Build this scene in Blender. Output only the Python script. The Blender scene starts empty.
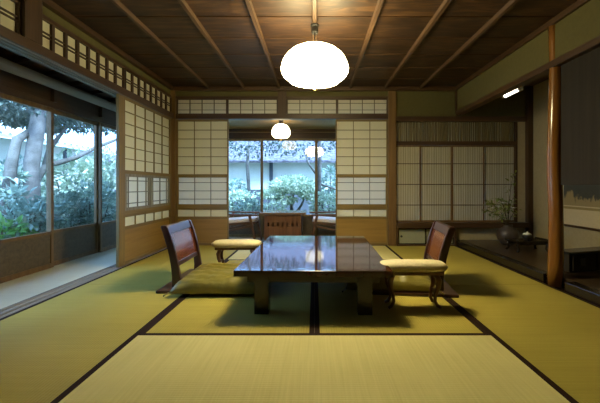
import bpy, bmesh, math, random
from mathutils import Vector, Matrix
R = math.radians
PI = math.pi
SC = bpy.context.scene
COL = SC.collection
rng = random.Random(7)

# ------------------------------------------------------------------ dimensions
XL, XR, YB, ZC = -1.91, 1.91, 4.80, 2.15      # tatami edge left / right, rear wall, ceiling
XO = -2.63                                    # outer glass wall of the veranda
YW = 6.45                                     # garden windows of the sunroom
ZS = -0.12                                    # sunroom floor
KB, KT = 1.72, 1.785                          # lintel
CAMZ = 0.807

# ------------------------------------------------------------------ materials
def new_mat(name):
    m = bpy.data.materials.new(name); m.use_nodes = True
    nt = m.node_tree
    for n in list(nt.nodes): nt.nodes.remove(n)
    out = nt.nodes.new('ShaderNodeOutputMaterial')
    return m, nt, out

def principled(nt, out, **kw):
    p = nt.nodes.new('ShaderNodeBsdfPrincipled')
    for k, v in kw.items():
        p.inputs[k].default_value = v
    nt.links.new(p.outputs[0], out.inputs[0])
    return p

def coords(nt, scale, rot=(0, 0, 0), kind='Object'):
    tc = nt.nodes.new('ShaderNodeTexCoord')
    mp = nt.nodes.new('ShaderNodeMapping')
    mp.inputs['Scale'].default_value = scale
    mp.inputs['Rotation'].default_value = rot
    nt.links.new(tc.outputs[kind], mp.inputs[0])
    return mp.outputs[0]

def noise(nt, vec, scale, detail=4, rough=.55, dist=0.0):
    n = nt.nodes.new('ShaderNodeTexNoise')
    n.inputs['Scale'].default_value = scale
    n.inputs['Detail'].default_value = detail
    n.inputs['Roughness'].default_value = rough
    n.inputs['Distortion'].default_value = dist
    nt.links.new(vec, n.inputs['Vector'])
    return n.outputs[0]

def ramp(nt, fac, stops):
    r = nt.nodes.new('ShaderNodeValToRGB')
    el = r.color_ramp.elements
    while len(el) < len(stops): el.new(.5)
    for e, (p, c) in zip(el, stops):
        e.position = p; e.color = (c[0], c[1], c[2], 1)
    nt.links.new(fac, r.inputs[0])
    return r.outputs[0]

def bump(nt, fac, p, strength=.2, dist=.01):
    b = nt.nodes.new('ShaderNodeBump')
    b.inputs['Strength'].default_value = strength
    b.inputs['Distance'].default_value = dist
    nt.links.new(fac, b.inputs['Height'])
    nt.links.new(b.outputs[0], p.inputs['Normal'])

def wood(name, dark, light, axis='z', rough=.5, fine=1.0, coat=0.0, bumpy=.12):
    m, nt, out = new_mat(name)
    s = {'x': (1.2, 26, 26), 'y': (26, 1.2, 26), 'z': (26, 26, 1.2)}[axis]
    v = coords(nt, tuple(c * fine for c in s))
    f = noise(nt, v, 1.0, 5, .6, .6)
    mid = tuple((a + b) / 2 for a, b in zip(dark, light))
    c = ramp(nt, f, [(.3, dark), (.52, mid), (.72, light)])
    p = principled(nt, out, Roughness=rough)
    p.inputs['Coat Weight'].default_value = coat
    p.inputs['Coat Roughness'].default_value = .12
    nt.links.new(c, p.inputs['Base Color'])
    bump(nt, f, p, bumpy, .004)
    return m

def plain(name, col, rough=.6, var=.12, scale=6.0, metallic=0.0, bumpy=.05, spec=.5):
    m, nt, out = new_mat(name)
    v = coords(nt, (1, 1, 1))
    f = noise(nt, v, scale, 5, .6)
    lo = tuple(c * (1 - var) for c in col); hi = tuple(min(1, c * (1 + var)) for c in col)
    c = ramp(nt, f, [(.3, lo), (.7, hi)])
    p = principled(nt, out, Roughness=rough, Metallic=metallic)
    p.inputs['Specular IOR Level'].default_value = spec
    nt.links.new(c, p.inputs['Base Color'])
    if bumpy: bump(nt, noise(nt, v, scale * 12, 3), p, bumpy, .004)
    return m

def paper(name, col, trans, tw):
    m, nt, out = new_mat(name)
    v = coords(nt, (1, 1, 1))
    f = noise(nt, v, 60, 5, .7)
    c = ramp(nt, f, [(.3, tuple(x * .95 for x in col)), (.7, col)])
    d = nt.nodes.new('ShaderNodeBsdfDiffuse'); nt.links.new(c, d.inputs[0])
    t = nt.nodes.new('ShaderNodeBsdfTranslucent'); t.inputs[0].default_value = (*trans, 1)
    mx = nt.nodes.new('ShaderNodeMixShader'); mx.inputs[0].default_value = tw
    nt.links.new(d.outputs[0], mx.inputs[1]); nt.links.new(t.outputs[0], mx.inputs[2])
    nt.links.new(mx.outputs[0], out.inputs[0])
    return m

def glass(name, tint=(.97, .99, 1.0), refl=1.0):
    m, nt, out = new_mat(name)
    tr = nt.nodes.new('ShaderNodeBsdfTransparent'); tr.inputs[0].default_value = (*tint, 1)
    g = nt.nodes.new('ShaderNodeBsdfGlossy'); g.inputs['Roughness'].default_value = .0
    fr = nt.nodes.new('ShaderNodeFresnel')
    ge = nt.nodes.new('ShaderNodeNewGeometry')
    mr = nt.nodes.new('ShaderNodeMapRange')
    mr.inputs[3].default_value = 1.45; mr.inputs[4].default_value = 1/1.45
    nt.links.new(ge.outputs['Backfacing'], mr.inputs[0]); nt.links.new(mr.outputs[0], fr.inputs[0])
    mx = nt.nodes.new('ShaderNodeMixShader')
    nt.links.new(fr.outputs[0], mx.inputs[0])
    nt.links.new(tr.outputs[0], mx.inputs[1]); nt.links.new(g.outputs[0], mx.inputs[2])
    nt.links.new(mx.outputs[0], out.inputs[0])
    return m

def emitter(name, col, strength):
    m, nt, out = new_mat(name)
    e = nt.nodes.new('ShaderNodeEmission')
    e.inputs[0].default_value = (*col, 1); e.inputs[1].default_value = strength
    nt.links.new(e.outputs[0], out.inputs[0])
    return m

def tatami(name, axis, lo, hi):
    """woven rush: ribs run along `axis`"""
    m, nt, out = new_mat(name)
    v = coords(nt, (1, 1, 1))
    w = nt.nodes.new('ShaderNodeTexWave')
    w.bands_direction = 'Y' if axis == 'x' else 'X'
    w.inputs['Scale'].default_value = 22; w.inputs['Distortion'].default_value = .4
    w.inputs['Detail'].default_value = 1
    nt.links.new(v, w.inputs[0])
    st = (2, 90, 1) if axis == 'y' else (90, 2, 1)
    f = noise(nt, coords(nt, st), 1.0, 3, .6)
    big = noise(nt, v, 1.6, 3, .5)
    a = nt.nodes.new('ShaderNodeMath'); a.operation = 'MULTIPLY_ADD'
    a.inputs[1].default_value = .5
    nt.links.new(f, a.inputs[0])
    b = nt.nodes.new('ShaderNodeMath'); b.operation = 'MULTIPLY'; b.inputs[1].default_value = .5
    nt.links.new(big, b.inputs[0]); nt.links.new(b.outputs[0], a.inputs[2])
    c = ramp(nt, a.outputs[0], [(.36, lo), (.64, hi)])
    p = principled(nt, out, Roughness=.62)
    p.inputs['Specular IOR Level'].default_value = .14
    nt.links.new(c, p.inputs['Base Color'])
    bump(nt, w.outputs[1], p, .35, .004)
    return m

def board_ceiling(name):
    """dark cedar boards running across the room, each with its own tone"""
    m, nt, out = new_mat(name)
    tc = nt.nodes.new('ShaderNodeTexCoord')
    sep = nt.nodes.new('ShaderNodeSeparateXYZ'); nt.links.new(tc.outputs['Object'], sep.inputs[0])
    dv = nt.nodes.new('ShaderNodeMath'); dv.operation = 'DIVIDE'; dv.inputs[1].default_value = .40
    nt.links.new(sep.outputs[1], dv.inputs[0])
    fl = nt.nodes.new('ShaderNodeMath'); fl.operation = 'FLOOR'; nt.links.new(dv.outputs[0], fl.inputs[0])
    wn = nt.nodes.new('ShaderNodeTexWhiteNoise'); wn.noise_dimensions = '1D'
    nt.links.new(fl.outputs[0], wn.inputs['W'])
    off = nt.nodes.new('ShaderNodeVectorMath'); off.operation = 'MULTIPLY_ADD'
    off.inputs[1].default_value = (1.6, 9, 9)
    nt.links.new(tc.outputs['Object'], off.inputs[0]); nt.links.new(wn.outputs['Color'], off.inputs[2])
    f = noise(nt, off.outputs[0], 1.4, 6, .62, 1.6)
    c = ramp(nt, f, [(.28, (.010, .0045, .002)), (.5, (.036, .016, .006)), (.72, (.10, .047, .016))])
    hs = nt.nodes.new('ShaderNodeHueSaturation')
    mr = nt.nodes.new('ShaderNodeMapRange'); mr.inputs[3].default_value = .6; mr.inputs[4].default_value = 1.25
    nt.links.new(wn.outputs[0], mr.inputs[0]); nt.links.new(mr.outputs[0], hs.inputs['Value'])
    nt.links.new(c, hs.inputs['Color'])
    p = principled(nt, out, Roughness=.5)
    nt.links.new(hs.outputs[0], p.inputs['Base Color'])
    bump(nt, f, p, .15, .004)
    return m

def leafmat(name, lo, hi):
    m, nt, out = new_mat(name)
    f = noise(nt, coords(nt, (1, 1, 1)), 14, 3, .6)
    c = ramp(nt, f, [(.35, lo), (.65, hi)])
    p = principled(nt, out, Roughness=.28)
    nt.links.new(c, p.inputs['Base Color'])
    t = nt.nodes.new('ShaderNodeBsdfTranslucent'); nt.links.new(c, t.inputs[0])
    mx = nt.nodes.new('ShaderNodeMixShader'); mx.inputs[0].default_value = .25
    nt.links.new(p.outputs[0], mx.inputs[1]); nt.links.new(t.outputs[0], mx.inputs[2])
    nt.links.new(mx.outputs[0], out.inputs[0])
    return m

M = {}
M['frame'] = wood('shoji_cedar', (.145, .092, .026), (.25, .165, .05), 'z', .5)
M['frame_h'] = wood('shoji_cedar_level', (.145, .092, .026), (.25, .165, .05), 'x', .5)
M['lattice'] = wood('shoji_lattice_wood', (.17, .115, .03), (.27, .185, .05), 'z', .55, bumpy=.02)
M['panel'] = wood('amber_skirt_board', (.23, .132, .03), (.35, .208, .05), 'x', .45, .8)
M['post'] = wood('post_cedar', (.12, .063, .019), (.21, .116, .037), 'z', .5)
M['dark_x'] = wood('smoked_beam_across', (.042, .020, .009), (.092, .046, .019), 'x', .45)
M['dark_y'] = wood('smoked_beam_along', (.042, .020, .009), (.092, .046, .019), 'y', .45)
M['dark_z'] = wood('smoked_post', (.038, .019, .008), (.085, .042, .018), 'z', .45)
M['batten'] = wood('ceiling_batten', (.06, .032, .016), (.12, .066, .034), 'y', .5)
M['ceiling'] = board_ceiling('ceiling_boards')
M['grey_wood'] = wood('weathered_grey_wood', (.16, .14, .10), (.28, .25, .19), 'z', .55)
M['veranda_panel'] = wood('veranda_skirt_board', (.075, .052, .026), (.14, .10, .052), 'y', .5)
M['log'] = wood('peeled_log', (.24, .19, .13), (.40, .33, .25), 'y', .6, .5)
M['paper'] = paper('mulberry_paper', (.84, .79, .60), (.80, .76, .62), .36)
M['paper_thin'] = paper('thin_white_paper', (.86, .85, .78), (.92, .86, .76), .50)
M['ranma'] = wood('brown_transom_slats', (.12, .095, .045), (.22, .175, .085), 'z', .6)
M['slat'] = wood('pale_grey_slats', (.34, .29, .16), (.50, .43, .26), 'z', .6)
M['paper_grey'] = paper('aged_grey_paper', (.72, .65, .42), (.6, .62, .60), .35)
M['plaster'] = plain('olive_sand_plaster', (.105, .090, .028), .9, .08, 30, bumpy=.2)
M['plaster_pale'] = plain('pale_sand_plaster', (.40, .33, .19), .9, .07, 30, bumpy=.2)
M['plaster_rose'] = plain('rose_sand_plaster', (.36, .25, .17), .9, .07, 30, bumpy=.2)
M['tat_x'] = tatami('rush_matting_across', 'x', (.54, .48, .205), (.64, .57, .26))  # paler base colour paints in the sheen of the crosswise weave
M['tat_y'] = tatami('rush_matting_along', 'y', (.35, .285, .055), (.43, .35, .075))  # same rush, darkened to paint in weave shading and lamp falloff
M['tat_ver'] = tatami('veranda_matting', 'y', (.52, .48, .36), (.62, .58, .44))
M['tat_ver'].node_tree.nodes['Principled BSDF'].inputs['Roughness'].default_value = .30
M['border'] = plain('mat_border_cloth', (.022, .010, .006), .85, .15, 80, spec=.12)
M['track'] = wood('polished_track', (.22, .19, .16), (.34, .30, .26), 'y', .25)
M['glass'] = glass('window_glass')
M['lacquer'] = plain('wine_lacquer', (.028, .007, .004), .05, .3, 3, bumpy=.05)
M['lacquer_dark'] = plain('black_lacquer', (.014, .009, .007), .25, .2, 5, bumpy=0)
M['zaisu'] = wood('chair_maroon_wood', (.025, .008, .006), (.06, .02, .013), 'z', .28, coat=.3)
M['zaisu_panel'] = wood('chair_back_panel', (.10, .026, .010), (.19, .054, .018), 'z', .25, coat=.4)
M['arm_wood'] = wood('armrest_wood', (.09, .036, .016), (.19, .085, .04), 'z', .35, coat=.2)
M['arm_pad'] = plain('cream_pad_cloth', (.66, .57, .36), .7, .1, 60, bumpy=.3)
M['cord_cloth'] = plain('flex_cord', (.03, .02, .015), .6)
M['brass'] = plain('worn_brass', (.55, .38, .12), .3, .1, 8, metallic=1.0)
M['lamp'] = emitter('lamp_paper_glow', (1.0, .84, .43), 32.0)
M['lamp_bottom'] = emitter('lamp_tube_glow', (1.0, .85, .45), 96.0)
M['lamp_bottom_small'] = emitter('small_lamp_tube_glow', (1.0, .84, .5), 12.0)
M['lamp_small'] = emitter('small_lamp_glow', (1.0, .83, .50), 8.0)
M['tube'] = emitter('tube_glow', (1.0, .90, .75), 7.0)
M['toko_floor'] = wood('alcove_board', (.04, .024, .014), (.085, .055, .03), 'y', .3, coat=.15)
M['pillar'] = wood('polished_log_pillar', (.17, .066, .014), (.31, .135, .03), 'z', .22, .35, coat=.5)
M['iron'] = plain('dark_iron', (.02, .018, .016), .5, .2, 20)
M['vase'] = plain('dark_stoneware', (.06, .045, .038), .4, .35, 12, bumpy=.2)
M['porcelain'] = plain('white_porcelain', (.7, .68, .6), .25)
M['leaf'] = leafmat('vase_leaves', (.16, .20, .04), (.32, .38, .09))
M['stem'] = plain('branch_bark', (.10, .075, .04), .8)
M['petal'] = plain('white_petals', (.75, .72, .62), .6)
M['chip'] = plain('cabinet_door_paper', (.30, .30, .20), .7, .06, 40)
M['scroll_mount'] = plain('scroll_mount_silk', (.60, .50, .32), .8, .05, 50)
M['scroll_trim'] = plain('scroll_band', (.30, .23, .10), .8, .1, 40)
M['sun_floor'] = wood('sunroom_boards', (.44, .37, .29), (.62, .54, .44), 'x', .2)
M['chair_wood'] = wood('easy_chair_wood', (.10, .045, .022), (.20, .10, .05), 'x', .35)
M['seat_cloth'] = plain('pale_pink_seat_cloth', (.84, .74, .71), .8, .06, 60)
M['table_wood'] = wood('tea_table_wood', (.13, .05, .02), (.25, .11, .045), 'z', .3)
M['table_top'] = wood('tea_table_top', (.22, .13, .08), (.34, .22, .14), 'x', .2)
M['bark'] = plain('tree_bark', (.10, .095, .09), .9, .4, 9, bumpy=.8)
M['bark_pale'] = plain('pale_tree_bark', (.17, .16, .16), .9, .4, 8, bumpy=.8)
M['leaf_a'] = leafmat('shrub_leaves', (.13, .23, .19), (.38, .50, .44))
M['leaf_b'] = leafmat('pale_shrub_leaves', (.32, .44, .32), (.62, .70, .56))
M['leaf_c'] = leafmat('dark_tree_leaves', (.05, .07, .06), (.13, .16, .14))
M['leaf_d'] = leafmat('fern_leaves', (.10, .28, .07), (.22, .48, .14))
M['soil'] = plain('mossy_soil', (.09, .12, .07), .95, .4, 3, bumpy=.6)
M['gwall'] = plain('garden_wall_plaster', (.80, .77, .70), .9, .05, 4)
M['gbase'] = wood('garden_wall_boards', (.06, .07, .09), (.12, .13, .16), 'z', .8)
M['soot'] = wood('soot_black_boards', (.010, .007, .005), (.022, .015, .011), 'z', .85)
M['moss_tile'] = plain('mottled_mossy_shingle', (.10, .095, .12), .95, .95, 15, bumpy=.6, spec=.1)
M['tile'] = plain('grey_roof_tile', (.42, .44, .46), .45, .2, 4)
M['rock'] = plain('garden_rock', (.22, .23, .24), .9, .3, 5, bumpy=.6)

def satin():
    m, nt, out = new_mat('olive_satin')
    v = coords(nt, (1, 1, 1))
    f = noise(nt, v, 9, 4, .6)
    c = ramp(nt, f, [(.3, (.15, .125, .02)), (.7, (.23, .19, .035))])
    p = principled(nt, out, Roughness=.38)
    p.inputs['Specular IOR Level'].default_value = .7
    nt.links.new(c, p.inputs['Base Color'])
    w = noise(nt, coords(nt, (3.5, 30, 3)), 1.0, 3, .5, .5)
    bump(nt, w, p, .5, .02)
    return m
M['satin'] = satin()

def painting():
    """ink hills over tan silk, generic"""
    m, nt, out = new_mat('ink_hills_on_silk')
    tc = nt.nodes.new('ShaderNodeTexCoord')
    sep = nt.nodes.new('ShaderNodeSeparateXYZ'); nt.links.new(tc.outputs['Object'], sep.inputs[0])
    n = noise(nt, coords(nt, (1, 9, 5)), 1.0, 5, .65)
    a = nt.nodes.new('ShaderNodeMath'); a.operation = 'MULTIPLY_ADD'; a.inputs[1].default_value = .5
    nt.links.new(n, a.inputs[0]); nt.links.new(sep.outputs[2], a.inputs[2])
    c = ramp(nt, a.outputs[0], [(.0, (.30, .23, .12)), (.92, (.32, .25, .13)), (.97, (.05, .055, .05)), (1.0, (.06, .065, .06))])
    p = principled(nt, out, Roughness=.8)
    nt.links.new(c, p.inputs['Base Color'])
    return m
M['painting'] = painting()

# ------------------------------------------------------------------ mesh helpers
class MB:
    def __init__(s): s.bm = bmesh.new()
    def box(s, x0, x1, y0, y1, z0, z1, mat=None):
        v = [s.bm.verts.new(p) for p in ((x0,y0,z0),(x1,y0,z0),(x1,y1,z0),(x0,y1,z0),(x0,y0,z1),(x1,y0,z1),(x1,y1,z1),(x0,y1,z1))]
        if mat is not None:
            for q in v: q.co = mat @ q.co
        for f in ((3,2,1,0),(4,5,6,7),(0,1,5,4),(1,2,6,5),(2,3,7,6),(3,0,4,7)):
            s.bm.faces.new([v[i] for i in f])
        return s
    def ring_loft(s, rings, cap=True):
        R_ = [[s.bm.verts.new(p) for p in r] for r in rings]
        n = len(R_[0])
        for a, b in zip(R_, R_[1:]):
            for i in range(n):
                s.bm.faces.new((a[i], a[(i+1) % n], b[(i+1) % n], b[i]))
        if cap:
            s.bm.faces.new(list(reversed(R_[0]))); s.bm.faces.new(R_[-1])
        return s
    def tube(s, pts, rad, n=10):
        pts = [Vector(p) for p in pts]
        if not hasattr(rad, '__len__'): rad = [rad] * len(pts)
        rings = []; ref = None
        for i, p in enumerate(pts):
            d = (pts[min(i+1, len(pts)-1)] - pts[max(i-1, 0)]).normalized()
            if ref is None:
                ref = Vector((1, 0, 0)) if abs(d.x) < .8 else Vector((0, 1, 0))
            u = (ref - d * ref.dot(d)).normalized(); w = d.cross(u); ref = u
            rings.append([p + (u * math.cos(2*PI*k/n) + w * math.sin(2*PI*k/n)) * rad[i] for k in range(n)])
        return s.ring_loft(rings)
    def lathe(s, prof, n=32, c=(0, 0, 0), rib=0, amp=0.0):
        rings = []
        for r, z in prof:
            ring = []
            for k in range(n):
                a = 2*PI*k/n
                q = r * (1 + amp * abs(math.cos(rib * a / 2)) if rib else 1)
                ring.append((c[0] + q*math.cos(a), c[1] + q*math.sin(a), c[2] + z))
            rings.append(ring)
        return s.ring_loft(rings)
    def prism(s, poly, axis, a, b):
        """extrude a 2D polygon along an axis"""
        def P(u, v, t):
            return {'x': (t, u, v), 'y': (u, t, v), 'z': (u, v, t)}[axis]
        A = [s.bm.verts.new(P(u, v, a)) for u, v in poly]
        B = [s.bm.verts.new(P(u, v, b)) for u, v in poly]
        n = len(poly)
        for i in range(n): s.bm.faces.new((A[i], A[(i+1) % n], B[(i+1) % n], B[i]))
        s.bm.faces.new(list(reversed(A))); s.bm.faces.new(B)
        return s
    def leaf(s, p, d, n, L, W):
        """a folded pointed leaf"""
        d = d.normalized(); w = d.cross(n)
        if w.length < 1e-4: w = d.orthogonal()
        w.normalize(); n = w.cross(d)
        a = s.bm.verts.new(p); b = s.bm.verts.new(p + d*L)
        l = s.bm.verts.new(p + d*L*.45 + w*W*.5 + n*W*.18); r = s.bm.verts.new(p + d*L*.45 - w*W*.5 + n*W*.18)
        s.bm.faces.new((a, r, b)); s.bm.faces.new((a, b, l))
    def cloud(s, c, rad, n, size, seed, up=.4, inner=.35):
        q = random.Random(seed); c = Vector(c)
        for _ in range(n):
            v = Vector((q.gauss(0,1), q.gauss(0,1), q.gauss(0,1))).normalized()
            k = inner + (1-inner) * q.random() ** .5
            lump = 1 + .16 * math.sin(v.x*7 + seed) * math.cos(v.y*6 + seed*2) + .1 * math.sin(v.z*9 + seed)
            p = c + Vector((v.x*rad[0], v.y*rad[1], v.z*rad[2])) * k * lump
            d = (v + Vector((q.gauss(0,.7), q.gauss(0,.7), q.gauss(0,.6) - .1)))
            nn = Vector((q.gauss(0,.5), q.gauss(0,.5), up + q.random()))
            L = size * q.uniform(.6, 1.3)
            s.leaf(p, d, nn, L, L * .5)
        return s
    def build(s, name, mat, parent=None, smooth=False, bevel=0.0, normals=True, loc=None):
        if normals: bmesh.ops.recalc_face_normals(s.bm, faces=s.bm.faces)
        me = bpy.data.meshes.new(name); s.bm.to_mesh(me); s.bm.free()
        me.materials.append(mat)
        if smooth:
            for p in me.polygons: p.use_smooth = True
        o = bpy.data.objects.new(name, me); COL.objects.link(o)
        if parent: o.parent = parent
        if loc: o.location = loc
        if bevel:
            b = o.modifiers.new('bevel', 'BEVEL'); b.width = bevel; b.segments = 2; b.limit_method = 'ANGLE'
        return o

def tag(o, label, cat, group=None, kind=None):
    o['label'] = label; o['category'] = cat
    if group: o['group'] = group
    if kind: o['kind'] = kind
    return o

def thing(name, label, cat, loc=(0, 0, 0), rz=0.0, group=None, kind=None):
    o = bpy.data.objects.new(name, None); COL.objects.link(o)
    o.location = loc; o.rotation_euler = (0, 0, rz); o.empty_display_size = .1
    return tag(o, label, cat, group, kind)

def kids(o): return [c for c in bpy.data.objects if c.parent == o]
def dup(o, label=None, loc=None, rz=None, parent=None):
    c = o.copy(); COL.objects.link(c)
    if parent: c.parent = parent
    if loc is not None: c.location = loc
    if rz is not None: c.rotation_euler = (0, 0, rz)
    if label: c['label'] = label
    for k in kids(o): dup(k, parent=c)
    return c

NT = [0]
def trim(mb, mat, label, cat='trim', **kw):
    NT[0] += 1
    o = mb.build('trim_%d' % NT[0], mat, **kw)
    return tag(o, label, cat, kind='structure')
def struct(name, mb, mat, label, cat, **kw):
    return tag(mb.build(name, mat, **kw), label, cat, kind='structure')

# ------------------------------------------------------------------ floors
struct('floor', MB().box(-1.91, 1.91, -1.4, 4.80, -.20, -.055), M['dark_y'], 'dark boards under the straw mats', 'floor')
ENG_END = 4.92
struct('floor_veranda', MB().box(XO, -2.055, -1.4, ENG_END, -.20, 0), M['tat_ver'], 'pale matting strip along the veranda windows', 'floor')
struct('floor_sunroom', MB().box(XO, 3.0, ENG_END, YW + .12, -.26, ZS), M['sun_floor'], 'polished board floor of the sunroom beyond the open screens', 'floor')

def mat_thing(x0, x1, y0, y1, along, label, m):
    cx, cy = (x0+x1)/2, (y0+y1)/2
    hx, hy = (x1-x0)/2 - .0012, (y1-y0)/2 - .0012
    t = thing('tatami_mat', label, 'floor mat', (cx, cy, -.055), 0, 'straw floor mats')
    b = .028
    if along == 'y':
        MB().box(-hx+b, hx-b, -hy, hy, 0, .055).build('rush_surface', m, t)
        for s in (-1, 1):
            x = sorted((s*hx, s*(hx-b)))
            MB().box(x[0], x[1], -hy, hy, 0, .0558).build('border', M['border'], t)
    else:
        MB().box(-hx, hx, -hy+b, hy-b, 0, .055).build('rush_surface', m, t)
        for s in (-1, 1):
            y = sorted((s*hy, s*(hy-b)))
            MB().box(-hx, hx, y[0], y[1], 0, .0558).build('border', M['border'], t)
    return t
A, B = .955, 1.91
Y1 = 1.936
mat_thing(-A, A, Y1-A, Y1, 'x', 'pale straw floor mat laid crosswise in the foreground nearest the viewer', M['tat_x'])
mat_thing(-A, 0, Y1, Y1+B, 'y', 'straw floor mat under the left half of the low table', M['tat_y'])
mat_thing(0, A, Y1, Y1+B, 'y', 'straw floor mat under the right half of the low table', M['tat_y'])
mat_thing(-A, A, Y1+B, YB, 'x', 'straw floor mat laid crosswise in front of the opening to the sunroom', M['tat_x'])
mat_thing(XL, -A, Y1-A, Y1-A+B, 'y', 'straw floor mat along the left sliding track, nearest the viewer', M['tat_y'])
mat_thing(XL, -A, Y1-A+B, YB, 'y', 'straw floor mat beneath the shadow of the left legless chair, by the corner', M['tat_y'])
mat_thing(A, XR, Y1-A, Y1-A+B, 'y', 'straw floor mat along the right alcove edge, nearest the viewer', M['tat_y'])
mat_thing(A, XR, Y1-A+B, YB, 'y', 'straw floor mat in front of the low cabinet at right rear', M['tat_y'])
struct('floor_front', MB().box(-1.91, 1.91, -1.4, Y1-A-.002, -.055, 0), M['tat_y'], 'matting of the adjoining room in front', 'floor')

# sliding track along the veranda and at the rear
tr = MB().box(-2.055, -1.911, -1.4, YB, -.2, -.006)
for x0, x1 in ((-1.93, -1.911), (-1.985, -1.965), (-2.055, -2.03)):
    tr.box(x0, x1, -1.4, YB, -.006, .002)
trim(tr, M['track'], 'grooved wooden sliding track along the left edge of the mats', 'sliding track')
trim(MB().box(-2.055, 1.0, YB+.001, ENG_END, -.26, 0), M['dark_x'], 'wooden threshold under the rear paper screens', 'threshold')

# ------------------------------------------------------------------ ceiling
struct('ceiling', MB().box(-2.02, 2.0, -1.5, YB + .15, ZC, ZC+.05), M['ceiling'], 'dark brown board ceiling over the mat room', 'ceiling')
bt = None
seam = MB()
y = -1.2
while y < YB:
    seam.box(-1.9, 1.9, y-.003, y+.006, ZC-.006, ZC+.01); y += .40
trim(seam, M['dark_x'], 'lapped board edges across the dark ceiling', 'board seam')
names = {-4: 'leftmost ceiling batten, close to the left wall', -3: 'second ceiling batten from the left',
         -2: 'third ceiling batten from the left', -1: 'ceiling batten just left of the big lamp',
         0: 'ceiling batten directly above the big lamp', 1: 'ceiling batten just right of the big lamp',
         2: 'third ceiling batten from the right', 3: 'second ceiling batten from the right',
         4: 'rightmost ceiling batten, close to the right wall'}
for k in range(-3, 4):
    x = k * .4775
    trim(MB().prism([(x-.019, ZC-.001), (x-.014, ZC-.032), (x+.014, ZC-.032), (x+.019, ZC-.001)], 'y', -1.4, YB-.06), M['batten'], names[k], 'batten')
# edge mouldings
trim(MB().box(-1.90, 1.90, YB-.045, YB+.02, ZC-.055, ZC-.001), M['dark_x'], 'dark ceiling moulding along the rear wall', 'moulding', bevel=.003)
trim(MB().box(-1.97, -1.90, -1.4, YB, ZC-.05, ZC-.001), M['dark_y'], 'dark ceiling moulding along the left wall', 'moulding', bevel=.003)
trim(MB().box(1.90, 1.97, -1.4, YB, ZC-.05, ZC-.001), M['dark_y'], 'dark ceiling moulding along the right wall', 'moulding', bevel=.003)

# ------------------------------------------------------------------ shell walls
struct('wall_front', MB().box(-2.7, 3.1, -1.55, -1.4, -.2, 2.3), M['plaster'], 'olive plaster wall behind the viewer', 'wall')
struct('wall_left', MB().box(-2.02, -1.945, -1.4, YB+.07, 2.035, ZC), M['plaster'], 'olive plaster strip above the left paper transom', 'wall')
struct('wall_back', MB().box(-1.96, 1.0, YB+.01, YB+.09, 2.03, ZC).box(1.10, 2.94, YB+.01, YB+.09, 1.752, ZC), M['plaster'], 'olive plaster above the rear lintel and over the alcove', 'wall')
struct('wall_right', MB().box(1.925, 1.985, -1.4, YB, 1.815, ZC), M['plaster'], 'olive plaster header band above the alcove opening', 'wall')

# posts & lintels, rear
trim(MB().box(-1.985, -1.885, YB-.03, YB+.09, 0, ZC), M['post'], 'square corner post at the left rear', 'post', bevel=.004)
trim(MB().box(1.0, 1.108, YB-.03, YB+.12, 0, ZC), M['post'], 'square wooden post right of the rear paper screens', 'post', bevel=.004)
trim(MB().box(-1.885, 1.0, YB-.012, YB+.105, KB, KT), M['dark_x'], 'dark lintel over the rear paper screens', 'lintel', bevel=.003)
trim(MB().box(-1.885, 1.0, YB, YB+.09, 2.0, 2.03), M['dark_x'], 'dark top rail above the rear paper transoms', 'rail', bevel=.002)
trim(MB().box(-.50, -.382, YB-.008, YB+.09, KT, ZC-.05), M['dark_z'], 'short dark strut between the rear paper transoms', 'strut', bevel=.002)
# left
trim(MB().box(-2.055, -1.90, -1.4, YB-.03, KB, KT), M['dark_y'], 'dark lintel along the left side', 'lintel', bevel=.003)
lt = MB()
for x0, x1 in ((-1.93, -1.922), (-1.97, -1.962), (-2.01, -2.002)):
    lt.box(x0, x1, -1.3, YB-.04, KB-.006, KB)
trim(lt, M['track'], 'thin track strips under the left lintel', 'sliding track')
trim(MB().box(-2.0, -1.935, -1.4, YB-.03, 2.008, 2.035), M['dark_y'], 'dark top rail above the left paper transom', 'rail', bevel=.002)
trim(MB().box(-2.02, -1.895, 2.312, 2.462, KT, ZC-.05), M['dark_z'], 'thick dark strut dividing the left paper transom', 'strut', bevel=.003)

# ------------------------------------------------------------------ paper screens
def lattice(mb, x0, x1, z0, z1, cols, rows, w=.008, y0=-.010, y1=.003, edge=True):
    for i in range(0 if edge else 1, cols + (1 if edge else 0)):
        x = x0 + (x1-x0)*i/cols; mb.box(x-w/2, x+w/2, y0, y1, z0, z1)
    for j in range(0 if edge else 1, rows + (1 if edge else 0)):
        z = z0 + (z1-z0)*j/rows; mb.box(x0, x1, y0+.001, y1+.001, z-w/2, z+w/2)
    return mb

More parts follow.
